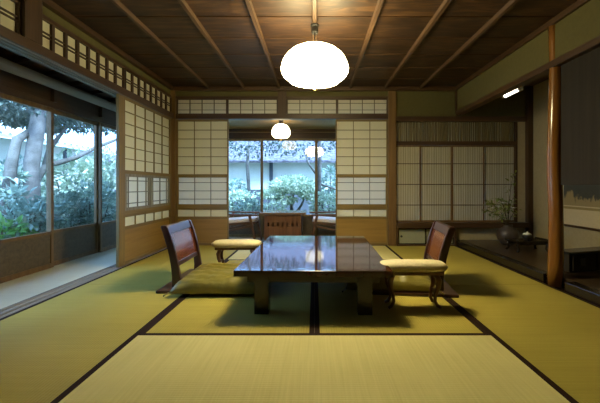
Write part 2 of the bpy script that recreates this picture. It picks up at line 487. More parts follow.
def shoji(label, W, cols, loc, rz, insets, stile=(.016, .016)):
    t = thing('shoji_screen', label, 'sliding paper screen', loc, rz, 'sliding paper screens')
    sl, sr = stile
    H = 1.715; T = .015
    x0, x1 = sl, W - sr
    zs = dict(cell0=.385, cell1=.486, in0=.549, in1=.93, up0=.963, up1=1.692)
    MB().box(0, sl, -T, T, 0, H).build('stile', M['frame'], t, bevel=.002)
    MB().box(W-sr, W, -T, T, 0, H).build('stile', M['frame'], t, bevel=.002)
    for a, b in ((0, .03), (.355, .385), (.486, .549 - (.0 if insets == 1 else .0)), (.93, .963), (1.692, H)):
        MB().box(x0, x1, -T+.001, T-.001, a, b).build('rail', M['frame_h'], t, bevel=.0015)
    MB().box(x0, x1, -.006, .006, .03, .355).build('skirt_panel', M['panel'], t)
    for z0, z1, rows in ((.385, .486, 1), (.963, 1.692, 6)):
        MB().box(x0, x1, .004, .0055, z0, z1).build('paper', M['paper'], t)
        lb = MB()
        lattice(lb, x0, x1, z0, z1, cols, rows, edge=False)
        for za, zb in ((z0, z0+.004), (z1-.004, z1)): lb.box(x0, x1, -.009, .0035, za, zb)
        lb.build('lattice', M['lattice'], t)
    # viewing windows with thinner paper behind glass
    n = insets
    for k in range(n):
        a = x0 + (x1-x0)*k/n + (.006 if n > 1 else 0); b = x0 + (x1-x0)*(k+1)/n - (.006 if n > 1 else 0)
        fw = .03 if n > 1 else .008
        w = MB().box(a, a+fw, -.013, .012, .549, .93).box(b-fw, b, -.013, .012, .549, .93)
        w.box(a+fw, b-fw, -.013, .012, .549, .549+fw).box(a+fw, b-fw, -.013, .012, .93-fw, .93)
        wi = w.build('viewing_window', M['grey_wood'] if n > 1 else M['frame'], t)
        a += fw; b -= fw; z0 = .549+fw; z1 = .93-fw
        MB().box(a, b, .006, .0075, z0, z1).build('window_paper', M['paper_thin'], wi)
        g = MB()
        c = 3
        if n == 1:
            for i in (1, 2):
                x = a + (b-a)*i/3; g.box(x-.004, x+.004, -.006, .005, z0, z1)
            for fz in (.19, .5, .81):
                z = z0 + (z1-z0)*fz; g.box(a, b, -.005, .0055, z-.0045, z+.0045)
        else:
            for fx in (.10, .36, .50, .64, .90):
                if fx == .36 or fx == .64: continue
                x = a + (b-a)*fx; g.box(x-.005, x+.005, -.006, .005, z0, z1)
            for fz in (.13, .5, .87):
                z = z0 + (z1-z0)*fz; g.box(a, b, -.005, .0055, z-.005, z+.005)
        g.build('window_lattice', M['grey_wood'], wi)
    return t
PW = .708
shoji('paper screen at the rear, left of the opening to the sunroom', PW, 3, (-1.883, YB+.03, .001), 0, 1)
shoji('paper screen at the rear, right of the opening beside the square post', PW, 3, (.29, YB+.03, .001), 0, 1)
shoji('wide paper screen on the left wall with two small grey viewing windows', 1.27, 5, (-1.945, 3.485, .004), R(90), 2, (.115, .035))
# dark finger pull on rear left screen edge
# rear screens parked behind (second track)

# transoms: fixed paper windows over the lintels
NW = [0]
def transom(label, W, cols, loc, rz, bars, z0=KT, z1=2.008):
    NW[0] += 1
    t = thing('window_%d' % NW[0], label, 'paper transom', loc, rz, kind='structure')
    z1 -= z0; e = .012
    fr = MB().box(0, e, -.02, .02, 0, z1).box(W-e, W, -.02, .02, 0, z1).box(e, W-e, -.02, .02, 0, .012).box(e, W-e, -.02, .02, z1-.012, z1)
    fr.build('frame', M['dark_x'], t)
    MB().box(e, W-e, .005, .0065, .012, z1-.012).build('paper', M['paper_thin'] if bars == 'thin' else M['paper'], t)
    g = MB()
    bw = .028 if bars == 'pair' else .010
    for i in range(1, cols):
        x = e + (W-2*e)*i/cols; g.box(x-bw/2, x+bw/2, -.015, .004, .012, z1-.012)
    if bars == 'pair':
        for z in (z1*.44, z1*.56): g.box(e, W-e, -.010, .0045, z-.0045, z+.0045)
    else:
        for z in (z1*.3, z1*.72): g.box(e, W-e, -.006, .0045, z-.003, z+.003)
    g.build('lattice', M['dark_z'] if bars == 'pair' else M['grey_wood'], t)
    return t
for i, (x0, x1, lab) in enumerate(((-1.883, -1.196, 'rear paper transom over the left screen'), (-1.19, -.505, 'rear paper transom over the left half of the opening'),
                        (-.378, .305, 'rear paper transom over the right half of the opening'), (.312, .998, 'rear paper transom over the right screen'))):
    transom(lab, x1-x0, 4, (x0, YB+.04, KT), 0, 'thin', z1=2.0)
for (y0, y1, c, lab) in ((-.1, 1.10, 8, 'left paper transom behind the viewer'), (1.11, 2.312, 8, 'left paper transom cut by the picture edge'), (2.462, 3.585, 8, 'left paper transom above the open veranda side'),
                     (3.60, 4.765, 8, 'left paper transom above the wide paper screen, by the corner')):
    transom(lab, y1-y0, c, (-1.945, y0, KT), R(90), 'pair', z1=2.008)
# unseen near wall, lengthened to keep veranda daylight off the near mats
struct('wall_left_daylight_block', MB().box(-2.0, -1.93, -1.4, 1.95, .003, KB), M['plaster'], 'unseen olive plaster wall at the left, lengthened to block daylight', 'wall')

# ------------------------------------------------------------------ glass windows
def glass_unit(label, W, z0, z1, loc, rz, low, panel_mat, frame_mat, st=.034):
    """sliding glass door with a boarded foot; local x along, faces -y"""
    NW[0] += 1
    t = thing('window_%d' % NW[0], label, 'window', loc, rz, kind='structure')
    T = .016
    f = MB().box(0, st, -T, T, z0, z1).box(W-st, W, -T, T, z0, z1)
    f.box(st, W-st, -T, T, z0, z0+.045).box(st, W-st, -T, T, low-.03, low).box(st, W-st, -T, T, z1-.04, z1)
    f.build('frame', frame_mat, t, bevel=.002)
    MB().box(st, W-st, -.005, .005, z0+.045, low-.03).build('skirt_panel', panel_mat, t)
    MB().box(st, W-st, -.0015, .0015, low, z1-.04).build('pane', M['glass'], t)
    return t
vl = {1: 'veranda glass door in front of the view', 2: 'veranda glass door nearest the viewer, mostly outside the picture', 3: 'veranda glass door showing the two tree trunks',
      4: 'veranda glass door with the long bare branch, between two dark stiles', 5: 'narrowest visible veranda glass door beside the wide paper screen', 6: 'veranda glass door hidden behind the wide paper screen'}
for k in range(0, 8):
    y0 = 3.51 + (k-3)*.78 - .78 + .78
    y0 = 3.51 + (k-4)*.78
    lab = {0: 'veranda glass door behind the viewer', 1: 'veranda glass door beside the viewer', 2: vl[2], 3: vl[3], 4: vl[4], 5: vl[5], 6: vl[6], 7: 'veranda glass door at the garden corner of the sunroom'}[k]
    if k == 7:
        glass_unit(lab, 6.40-y0, .0 , 1.58, (XO + (.018 if k % 2 else -.018), y0, 0), R(90), .36, M['veranda_panel'], M['post'])
    else:
        glass_unit(lab, .78+.012, 0.0, 1.58, (XO + (.018 if k % 2 else -.018), y0-.006, 0), R(90), .36, M['veranda_panel'], M['post'])
trim(MB().box(XO-.05, XO+.045, -1.4, YW, -.26, -.001), M['dark_y'], 'wooden sill under the veranda glass doors', 'sill')
trim(MB().box(XO-.05, XO+.045, -1.4, YW, 1.58, 1.64), M['dark_y'], 'dark head rail over the veranda glass doors', 'rail', bevel=.003)
struct('wall_veranda', MB().box(XO-.03, XO+.02, -1.4, YW, 1.64, 2.2), M['dark_y'], 'dark boarded wall above the veranda glass doors', 'wall')
trim(MB().tube([(XO+.09, -1.4, 1.80), (XO+.09, 1.5, 1.803), (XO+.09, 4.88, 1.80)], [.045, .05, .046], 14), M['log'], 'round peeled log beam along the veranda', 'beam', smooth=True)
for yy in (2.73, 3.51, 4.29):
    trim(MB().box(XO+.021, XO+.06, yy-.022, yy+.022, 1.64, 1.765), M['dark_z'], {2.73: 'short stud above the nearest veranda stile', 3.51: 'short stud above the middle veranda stile', 4.29: 'short stud above the far veranda stile'}[yy], 'stud')
for k in range(-2, 12):
    yy = .35*k + .6
    if not (1.5 < yy < YB-.1): continue
    mt = Matrix.Translation((0, 0, 0))
    trim(MB().prism([(-2.056, 1.95), (-2.60, 1.862), (-2.60, 1.902), (-2.056, 1.99)], 'y', yy-.018, yy+.018), M['dark_x'], 'veranda roof rafter crossing above the log beam', 'rafter')
struct('ceiling_veranda', MB().prism([(-2.021, 1.995), (-2.64, 1.903), (-2.64, 1.95), (-2.021, 2.10)], 'y', -1.4, YB+.1), M['dark_y'], 'sloping dark boards over the veranda', 'ceiling')
struct('roof', MB().prism([(-3.15, 1.98), (-2.6, 2.16), (3.3, 2.75), (3.3, 2.85), (-2.6, 2.3), (-3.15, 2.03)], 'y', -1.7, YW+.75), M['tile'], 'tiled roof over the house', 'roof')

# sunroom
SX0, SX1 = XO, 3.0
for i, (x0, lab) in enumerate(((-2.59, 'sunroom window at the far left, behind the paper screen'), (-1.957, 'sunroom window behind the left easy chair'), (-.962, 'sunroom window behind the tea table with the pale clipped tree'),
                               (.033, 'sunroom window behind the right easy chair'), (1.03, 'sunroom window hidden behind the right paper screen'), (2.02, 'sunroom window hidden behind the vertical slat screens'))):
    w = {0: .63}.get(i, .995)
    glass_unit(lab, w + .012, ZS, 1.67, (x0-.006, YW + (.018 if i % 2 else -.018), 0), 0, .285, M['veranda_panel'], M['frame'], .032)
struct('wall_sunroom', MB().box(SX0, SX1, YW-.03, YW+.03, 1.70, 1.84), M['dark_x'], 'boarded header over the sunroom windows', 'wall')
trim(MB().box(SX0, SX1, YW-.05, YW+.05, 1.67, 1.70), M['dark_x'], 'dark head rail over the sunroom windows', 'rail')
trim(MB().box(SX0, SX1, YW-.06, YW-.03, 1.775, 1.79), M['frame_h'], 'pale ledge strip above the sunroom windows', 'ledge')
struct('ceiling_sunroom', MB().box(SX0-.03, SX1+.06, YB+.12, YW+.08, 1.84, 1.9), M['panel'], 'low board ceiling of the sunroom', 'ceiling')
struct('wall_sunroom_right', MB().box(3.0, 3.1, YB+.1, YW, ZS, 1.84), M['plaster_pale'], 'pale plaster end wall of the sunroom', 'wall')
struct('wall_over_sunroom', MB().box(-2.6, 2.94, YB+.11, YB+.16, 1.90, 2.3).box(1.105, 3.0, YB+.14, YB+.2, ZS, .31), M['plaster'], 'plaster wall between the sunroom and the alcove', 'wall')

# ------------------------------------------------------------------ study alcove and tokonoma at the right
TX = 2.94
struct('wall_alcove', MB().box(TX, TX+.06, -1.4, YB+.2, -.05, ZC), M['plaster_pale'], 'pale plaster wall at the back of the alcove', 'wall')
struct('wall_alcove_end', MB().box(1.93, TX, YB+.095, YB+.139, -.05, .30).box(2.765, 2.876, YB+.02, YB+.08, .30, 1.684).box(1.93, 2.876, YB+.02, YB+.09, .074, .25),
       M['plaster_pale'], 'pale plaster beside and below the vertical slat screens', 'wall')
struct('wall_alcove_near', MB().box(1.99, TX, 2.0, 2.06, -.05, ZC), M['plaster'], 'olive plaster end wall of the side alcove', 'wall')
struct('ceiling_alcove', MB().box(1.95, TX+.06, -1.4, YB+.1, ZC, ZC+.05), M['dark_y'], 'dark board ceiling of the alcove', 'ceiling')
struct('floor_alcove', MB().box(2.0, TX, -1.0, YB+.015, -.05, .072), M['toko_floor'], 'dark polished board floor of the alcove', 'floor')
trim(MB().box(1.912, 1.999, 2.95, YB-.02, -.05, .075), M['lacquer_dark'], 'black lacquered edge beam of the alcove floor, behind the log pillar', 'edge beam', bevel=.004)
trim(MB().box(1.912, 1.999, -1.0, 2.70, -.05, .075), M['lacquer_dark'], 'black lacquered edge beam of the alcove floor, right of the log pillar', 'edge beam', bevel=.004)
trim(MB().box(1.912, 1.999, 2.701, 2.949, -.05, -.001), M['lacquer_dark'], 'flat black sill under the log pillar', 'sill')
trim(MB().box(1.905, 1.995, -1.4, YB-.03, 1.762, 1.815), M['dark_y'], 'dark beam under the plaster header of the alcove', 'beam', bevel=.003)
trim(MB().box(1.91, 1.985, YB-.045, YB+.0, 1.815, ZC-.05), M['dark_z'], 'thin dark strip in the corner above the alcove beam', 'strip')
trim(MB().box(1.108, TX-.066, YB-.02, YB+.08, 1.684, 1.752), M['dark_x'], 'dark beam over the vertical slat screens', 'beam', bevel=.003)
trim(MB().box(2.876, TX, YB-.06, YB+.02, .072, ZC), M['dark_z'], 'dark corner post of the alcove', 'post', bevel=.003)
trim(MB().box(1.013, 2.765, YB+.02, YB+.09, 1.365, 1.419), M['dark_x'], 'dark rail above the vertical slat screens', 'rail', bevel=.002)
trim(MB().box(1.108, 2.876, YB-.10, YB+.12, .25, .315), M['dark_x'], 'dark wooden desk board below the vertical slat screens', 'desk board', bevel=.004)
trim(MB().box(2.745, 2.77, YB+.015, YB+.09, .315, 1.684), M['dark_z'], 'dark jamb right of the vertical slat screens', 'jamb')
# natural log pillar
pl = MB(); rings = []
for i in range(13):
    z = ZC * i / 12 - .0 * i
    r = .056 - .009*(i/12) + .002*math.sin(i*1.7)
    ox = .006*math.sin(i*.8); oy = .004*math.cos(i*1.1)
    rings.append([(1.950+ox+r*math.cos(2*PI*k/20), 2.86+oy+r*math.sin(2*PI*k/20), max(z, 0.0)) for k in range(20)])
pl.ring_loft(rings)
trim(pl, M['pillar'], 'polished round log pillar at the alcove edge', 'pillar', smooth=True)
# side panel of black wood, right of the pillar
struct('wall_right_panel', MB().box(1.955, 1.985, -1.0, 2.80, .815, 1.762), M['soot'], 'black wooden wall panel right of the log pillar with low opening below', 'wall')
struct('wall_right_front', MB().box(1.93, 1.99, -1.4, 1.2, .075, .815), M['plaster'], 'olive plaster wall at the right, in front of the view', 'wall')

# ranma of thin slats
NW[0] += 1
t = thing('window_%d' % NW[0], 'slatted transom strip above the vertical slat screens', 'slatted transom', (1.108, YB+.05, 1.419), 0, kind='structure')
W = 2.745-1.108
MB().box(0, W, .012, .014, 0, .265).build('backing_paper', M['paper_grey'], t)
s = MB(); x = .006
q = random.Random(3)
while x < W-.02:
    w = q.choice((.010, .014, .022, .03)); s.box(x, x+w, -.006, .008, 0, .265); x += w + q.choice((.006, .01, .014))
s.build('slats', M['ranma'], t)
# four slat screens
labs = ['vertical slat screen beside the square post, with a bluish glow', 'second vertical slat screen from the square post', 'third vertical slat screen from the square post, left of the vase branches', 'vertical slat screen behind the vase branches, next to the alcove corner']
for k in range(4):
    F_ = M['post']
    t = thing('slat_screen', labs[k], 'sliding slat screen', (1.013 + .435*k, YB+.04 + (.022 if k % 2 else 0), .316), 0, 'vertical slat screens over the desk board')
    w, h = .442, 1.047
    MB().box(0, .016, -.010, .010, 0, h).box(w-.016, w, -.010, .010, 0, h).box(.016, w-.016, -.010, .010, 0, .02).box(.016, w-.016, -.010, .010, h-.02, h).build('frame', F_, t)
    MB().box(.016, w-.016, .004, .0055, .02, h-.02).build('paper', M['paper_grey'], t)
    s = MB()
    for i in range(1, 17):
        x = .016 + (w-.032)*i/17; s.box(x-.0045, x+.0045, -.005, .003, .02, h-.02)
    s.build('slats', M['slat'], t)
    for z in (h*.22, h*.49, h*.76): MB().box(.016, w-.016, -.007, -.004, z-.005, z+.005).build('cross_bar', M['dark_x'], t)
# low cabinet under the desk board
t = thing('low_cabinet', 'low built-in cabinet with grey-green paper doors under the desk board', 'cabinet', (1.11, YB-.02, 0), 0)
W = 1.908-1.11
MB().box(0, W, .06, .13, .0, .25).box(0, .02, -.03, .06, 0, .25).box(W-.02, W, -.03, .06, 0, .25).box(.02, W-.02, -.03, .06, 0, .018).box(.02, W-.02, -.03, .06, .232, .25).build('case', M['dark_x'], t)
for k in range(2):
    a = .022 + k*(W-.044)/2
    d = MB().box(a+.012, a+(W-.044)/2-.012, .0+.012*k, .012+.012*k, .03, .22).build('door', M['chip'], t)
    e = (W-.044)/2
    MB().box(a, a+.012, -.003+.012*k, .014+.012*k, .018, .232).box(a+e-.012, a+e, -.003+.012*k, .014+.012*k, .018, .232).box(a+.012, a+e-.012, -.003+.012*k, .014+.012*k, .018, .03).box(a+.012, a+e-.012, -.003+.012*k, .014+.012*k, .22, .232).build('door_edge', M['lacquer_dark'], d)
    xx = a+.045 if k == 0 else a+e-.045
    p = MB(); p.tube([(xx, -.004+.012*k, .125), (xx, .003+.012*k, .125)], .016, 16)
    p.build('finger_pull', M['iron'], d, smooth=False)
# tube lamp behind the beam
t = thing('tube_lamp', 'small glowing tube lamp tucked behind the alcove beam', 'lamp', (2.05, 3.66, 1.775), 0)
MB().tube([(0, -.13, 0), (0, .13, 0)], .016, 12).build('tube', M['tube'], t, smooth=True)
MB().box(-.03, .03, -.16, .16, .022, .05).box(-.02, .02, -.16, -.131, -.018, .022).box(-.02, .02, .131, .16, -.018, .022).build('housing', M['porcelain'], t)
MB().box(-.064, -.03, -.1, .1, .025, .045).build('bracket', M['iron'], t)

# hanging scroll on alcove wall
t = thing('hanging_scroll', 'hanging scroll with ink hills above a cream band on the alcove wall', 'scroll', (TX-.012, 3.78, 0), 0)
hw = .42
MB().box(.004, .009, -hw, hw, .36, 1.72).build('mount', M['scroll_mount'], t)
MB().box(.0015, .004, -hw+.05, hw-.05, .585, 1.42).build('picture', M['painting'], t)
for z in (1.44, .545): MB().box(.002, .004, -hw, hw, z, z+.027).build('silk_band', M['scroll_trim'], t)
r = MB(); r.tube([(-.002, -hw-.03, .352), (-.002, hw+.03, .352)], .013, 12); r.build('roller', M['dark_y'], t)
r = MB(); r.tube([(.004, -hw, 1.722), (.004, hw, 1.722)], .007, 10); r.build('top_rod', M['dark_y'], t)
r = MB(); r.tube([(.006, -.2, 1.725), (.006, 0, 1.86), (.006, .2, 1.725)], .002, 6); r.build('hanging_cord', M['cord_cloth'], t)

# ------------------------------------------------------------------ vase with branches
t = thing('flower_vase', 'round dark stoneware vase with leafy branches and white blossoms in the alcove', 'vase', (2.42, 4.42, .072), 0)
MB().lathe([(.001, 0), (.062, 0), (.085, .02), (.118, .075), (.128, .125), (.118, .17), (.09, .205), (.056, .222), (.05, .235), (.058, .25), (.05, .25), (.042, .235), (.045, .2), (.001, .19)], 40).build('vase_body', M['vase'], t, smooth=True)
stem = MB(); lf = MB(); pe = MB()
q = random.Random(11)
for (dx, dy, dz, nl) in ((-.34, -.05, .20, 46), (-.26, .06, .30, 42), (-.16, -.08, .34, 34), (.02, .02, .30, 22), (.10, .05, .34, 18), (.07, -.02, .66, 20), (.14, 0, .20, 16), (-.22, -.1, .14, 36), (-.08, .04, .24, 34)):
    a = Vector((0, 0, .22)); e = Vector((dx, dy, .25+dz)); c = Vector((dx*.25, dy*.25, .25+dz*.75))
    pts = []
    for i in range(8):
        u = i/7; pts.append(a*(1-u)**2 + c*2*u*(1-u) + e*u*u)
    stem.tube(pts, [.0045*(1-.6*i/7) for i in range(8)], 6)
    for k in range(nl):
        u = q.uniform(.42, 1.0); p = a*(1-u)**2 + c*2*u*(1-u) + e*u*u
        d = Vector((q.gauss(0, 1) + dx, q.gauss(0, 1), q.gauss(0, .6)))
        lf.leaf(p + Vector((q.gauss(0,.015), q.gauss(0,.015), q.gauss(0,.012))), d, Vector((q.gauss(0,.4), q.gauss(0,.4), 1)), q.uniform(.04, .075), q.uniform(.018, .034))
for (px, pz) in ((-.10, .52), (-.17, .48), (.03, .46), (-.23, .46)):
    for k in range(9):
        a = k*2*PI/9
        pe.leaf(Vector((px, -.08, pz)), Vector((math.cos(a), math.sin(a)*.8-.2, .35)), Vector((0, 0, 1)), .032, .018)
stem.build('branch', M['stem'], t, smooth=True)
lf.build('leaves', M['leaf'], t, normals=False)
pe.build('blossom', M['petal'], t, normals=False)

# low black stand and incense burner
t = thing('display_stand', 'low black lacquered stand with scrolled ends on the alcove floor', 'stand', (2.42, 4.02, .072), R(6))
MB().box(-.20, .20, -.11, .11, .105, .123).prism([(-.20, .105), (-.20, .135), (-.185, .14), (-.175, .123), (-.175, .105)], 'y', -.11, .11).prism([(.20, .105), (.20, .135), (.185, .14), (.175, .123), (.175, .105)], 'y', -.11, .11).build('stand_top', M['lacquer_dark'], t, bevel=.003)
for sx in (-1, 1):
    for sy in (-1, 1):
        MB().tube([(sx*.165, sy*.085, .106), (sx*.175, sy*.092, .07), (sx*.165, sy*.088, .03), (sx*.185, sy*.098, .0)], [.014, .016, .011, .014], 8).build('leg', M['lacquer_dark'], t, smooth=True)
MB().box(-.16, .16, -.088, -.076, .075, .106).box(-.16, .16, .076, .088, .075, .106).build('apron', M['lacquer_dark'], t)
t = thing('incense_burner', 'small dark incense burner with a white lid on the black stand', 'incense burner', (2.405, 3.99, .072+.1235), R(6))
MB().lathe([(.001, 0), (.03, 0), (.034, .008), (.05, .03), (.052, .05), (.044, .062), (.001, .062)], 24).build('bowl', M['iron'], t, smooth=True)
MB().lathe([(.001, .062), (.046, .0625), (.042, .072), (.02, .083), (.008, .086), (.009, .096), (.001, .099)], 24).build('lid', M['porcelain'], t, smooth=True)
# dark cabinet behind pillar
t = thing('side_chest', 'dark wooden chest right of the log pillar with a small square recess', 'chest', (2.40, 3.02, .072), R(17))
MB().box(-.27, .33, .02, .14, .012, .165).build('body', M['soot'], t, bevel=.003)
MB().box(-.28, .34, .005, .15, .165, .18).build('top_board', M['lacquer_dark'], t, bevel=.003)
MB().box(-.27, .33, .03, .135, 0, .012).build('plinth', M['lacquer_dark'], t)
d = MB().box(-.24, .02, .006, .0195, .025, .155).build('door', M['soot'], t); MB().box(-.17, -.11, -.002, .0055, .06, .12).build('square_pull', M['iron'], d)
d = MB().box(.04, .30, .006, .0195, .025, .155).build('door', M['soot'], t); MB().box(.17, .23, -.002, .0055, .06, .12).build('square_pull', M['iron'], d)

# ------------------------------------------------------------------ pendant lamps
def pendant(label, loc, Rr, H, ztop, mat, cat='pendant lamp', cord_tail=.05):
    """loc = centre of shade"""
    t = thing('pendant_lamp', label, cat, loc, 0)
    h = H/2
    pr = [(.001, h*.99), (Rr*.34, h*.98), (Rr*.52, h*.90), (Rr*.68, h*.74), (Rr*.81, h*.52), (Rr*.91, h*.26), (Rr*.975, -h*.02), (Rr, -h*.25), (Rr*.985, -h*.46), (Rr*.93, -h*.66), (Rr*.84, -h*.80), (Rr*.765, -h*.86), (Rr*.745, -h*.97), (Rr*.73, -h*.99), (Rr*.71, -h*.99), (Rr*.71, -h*.94), (.001, -h*.94)]
    MB().lathe(pr, 64, rib=16, amp=.010).build('lamp_shade', mat, t, smooth=True)
    MB().lathe([(.001, -h*.945), (Rr*.69, -h*.945), (Rr*.69, -h*.975), (.001, -h*.975)], 40).build('ring_tube', M['lamp_bottom' if mat is M['lamp'] else 'lamp_bottom_small'], t)
    top = ztop - loc[2]
    MB().lathe([(.001, h*1.0), (Rr*.35, h*.995), (Rr*.36, h*1.005), (Rr*.30, h*1.03), (.02, h*1.06), (.001, h*1.06)], 40).build('light_block_cap', M['iron'], t, smooth=True)  # opaque cap added to keep the lamp's light off the ceiling
    MB().tube([(0, 0, h*.985), (0, 0, top-.02)], .006, 8).build('cord', M['cord_cloth'], t)
    MB().lathe([(.001, top-.075), (.022, top-.075), (.03, top-.06), (.03, top-.02), (.036, top-.012), (.036, top-.0005), (.001, top-.0005)], 20).build('ceiling_socket', M['iron'], t)
    MB().tube([(0, 0, -h*.985), (0, 0, -h-cord_tail)], .0018, 6).build('pull_cord', M['cord_cloth'], t)
    MB().lathe([(.001, -h-cord_tail-.028), (.008, -h-cord_tail-.024), (.009, -h-cord_tail-.014), (.004, -h-cord_tail), (.001, -h-cord_tail+.002)], 12).build('pull_knob', M['brass'], t, smooth=True)
    return t
pendant('large round paper pendant lamp hanging over the low table', (.002, 2.87, 1.795), .272, .285, ZC-.0325, M['lamp'])
pendant('small round paper pendant lamp hanging in the sunroom', (-.526, 5.54, 1.672), .147, .215, 1.84, M['lamp_small'], cord_tail=.03)

# ------------------------------------------------------------------ low table
t = thing('low_table', 'low glossy wine-red lacquered table in the middle of the mats', 'table', (.006, 2.905, 0), R(-1.2))
hx, hy = .487, .755
MB().box(-hx, hx, -hy, hy, .252, .290).build('tabletop', M['lacquer'], t, bevel=.0015)
MB().box(-hx+.07, hx-.07, -hy+.07, -hy+.095, .2, .252).box(-hx+.07, hx-.07, hy-.095, hy-.07, .2, .252).box(-hx+.07, -hx+.095, -hy+.095, hy-.095, .2, .252).box(hx-.095, hx-.07, -hy+.095, hy-.095, .2, .252).build('apron', M['lacquer_dark'], t, bevel=.002)
for sx in (-1, 1):
    for sy in (-1, 1):
        cx, cy = sx*.325, sy*.655
        MB().box(cx-.045, cx+.045, cy-.045, cy+.045, .001, .252).build('leg', M['lacquer_dark'], t, bevel=.004)

# ------------------------------------------------------------------ legless chairs
def zaisu(label, loc, rz):
    t = thing('legless_chair', label, 'legless chair', loc, rz, 'legless floor chairs')
    MB().box(-.36, .26, -.36, .36, .001, .022).build('seat_board', M['zaisu'], t, bevel=.006)
    def path(z):            # lean of the back
        u = z/.5
        return -.235 - .02*u - .085*u*u
    for s in (-1, 1):
        poly = []
        zs = [.022, .10, .18, .26, .34, .42, .485, .50]
        wd = [.040, .032, .029, .028, .028, .028, .026, .018]
        L = [(path(z)-w, z) for z, w in zip(zs, wd)]; Rr = [(path(z)+w, z) for z, w in zip(zs, wd)]
        poly = Rr + L[::-1]
        y0, y1 = sorted((s*.235, s*.27))
        MB().prism(poly, 'y', y0, y1).build('back_post', M['zaisu'], t, bevel=.006)
    def slab(z0, z1, th, mat, name, n=5, bv=.003, y=.235):
        zs = [z0 + (z1-z0)*i/n for i in range(n+1)]
        poly = [(path(z)+th, z) for z in zs] + [(path(z)-th, z) for z in reversed(zs)]
        return MB().prism(poly, 'y', -y, y).build(name, mat, t, bevel=bv)
    slab(.175, .21, .014, M['zaisu'], 'lower_rail', 2)
    slab(.21, .43, .008, M['zaisu_panel'], 'back_panel', 6, 0)
    slab(.43, .497, .017, M['zaisu'], 'top_rail', 3, .006)
    return t
zaisu('maroon legless chair at the left side of the low table', (-.83, 3.0, 0), 0)
zaisu('maroon legless chair at the right side of the low table', (.728, 2.94, 0), R(173))

def zabuton(label, loc, rz, seed):
    mb = MB(); n = 36; q = random.Random(seed)
    hx, hy, H = .345, .335, .132
    ph = [q.uniform(0, 6.28) for _ in range(6)]
    top = []; bot = []
    for i in range(n+1):
        rt, rb = [], []
        for j in range(n+1):
            u = -1 + 2*i/n; v = -1 + 2*j/n
            e = max(0, (1-abs(u)**3.2)*(1-abs(v)**3.2)) ** .42
            edge = 1 - .055*(1-(abs(v))**2)*(abs(u) > .0)*abs(u)**6
            x = u*hx*(1 - .05*(1-v*v)*abs(u)**3); y = v*hy*(1 - .05*(1-u*u)*abs(v)**3)
            wr = .007*math.sin(9*v + 4*u + ph[0]) * (abs(v)**1.2) + .005*math.sin(17*u - 5*v + ph[1]) * (abs(u)+abs(v)) * .6 + .004*math.sin(23*v+7*u+ph[2]) + .008*math.sin(24*u + 3*math.sin(5*u+ph[3])) * abs(v)**3
            z = .016 + e*(H-.016) + wr*e*1.2 - .016*math.exp(-(u*u+v*v)*6)
            rt.append(mb.bm.verts.new((x, y, max(z, .014))))
            inner = 0 if i in (0, n) or j in (0, n) else 1
            rb.append(rt[-1] if not inner else mb.bm.verts.new((x, y, .012 - .012*min(1, e*2.0))))
        top.append(rt); bot.append(rb)
    for i in range(n):
        for j in range(n):
            mb.bm.faces.new((top[i][j], top[i+1][j], top[i+1][j+1], top[i][j+1]))
            f = (bot[i][j], bot[i][j+1], bot[i+1][j+1], bot[i+1][j])
            mb.bm.faces.new(f)
    t = thing('floor_cushion', label, 'cushion', loc, rz, 'olive satin floor cushions')
    mb.build('cover', M['satin'], t, smooth=True)
    # central tuft threads and corner tassels
    th = MB()
    for a in (0, 2*PI/3, 4*PI/3):
        th.tube([(0, 0, .099), (.03*math.cos(a), .03*math.sin(a), .101)], .0035, 6)
    th.build('tuft', M['petal'], t)
    for sx in (-1, 1):
        for sy in (-1, 1):
            MB().tube([(sx*hx*.99, sy*hy*.99, .017), (sx*(hx+.012), sy*(hy+.022), .011), (sx*(hx+.018), sy*(hy+.035), .007)], [.005, .005, .007], 6).build('tassel', M['satin'], t, smooth=True)
    return t
zabuton('olive satin floor cushion on the left legless chair', (-.705, 2.865, .022), R(0), 2)
zabuton('olive satin floor cushion on the right legless chair, behind the armrest', (.60, 2.935, .022), R(175), 5)

def armrest(label, loc, rz):
    t = thing('armrest', label, 'armrest', loc, rz, 'free-standing armrests')
    # padded bar: superellipse section swept along x
    mb = MB(); L = .232; rings = []; n = 20
    for i in range(17):
        u = -1 + 2*i/16
        k = max(.02, (1-abs(u)**5)) ** .35
        ring = []
        for a in range(n):
            c, s = math.cos(2*PI*a/n), math.sin(2*PI*a/n)
            yy = .09*math.copysign(abs(c)**.7, c)*k; zz = .040*math.copysign(abs(s)**.75, s)*k
            ring.append((u*L, yy, .268 + zz*(1.0 if s > 0 else .75)))
        rings.append(ring)
    mb.ring_loft(rings).build('pad', M['arm_pad'], t, smooth=True)
    MB().box(-.19, .19, -.068, .068, .222, .244).build('under_board', M['arm_wood'], t, bevel=.005)
    for sx in (-1, 1):
        for sy in (-1, 1):
            x, y = sx*.148, sy*.05
            MB().tube([(x-sx*.005, y, .224), (x+sx*.012, y+sy*.002, .185), (x+sx*.008, y, .14), (x-sx*.010, y-sy*.002, .09), (x-sx*.012, y, .05), (x+sx*.004, y+sy*.004, .02), (x+sx*.024, y+sy*.010, .009)],
                      [.019, .020, .016, .012, .011, .012, .009], 10).build('leg', M['arm_wood'], t, smooth=True)
        MB().box(sx*.148-.008, sx*.148+.008, -.045, .045, .10, .118).build('stretcher', M['arm_wood'], t)
    return t
armrest('cream padded wooden armrest in front of the right legless chair', (.657, 2.37, 0), 0)
armrest('cream padded wooden armrest behind the left floor cushion', (-.722, 3.285, 0), R(1))

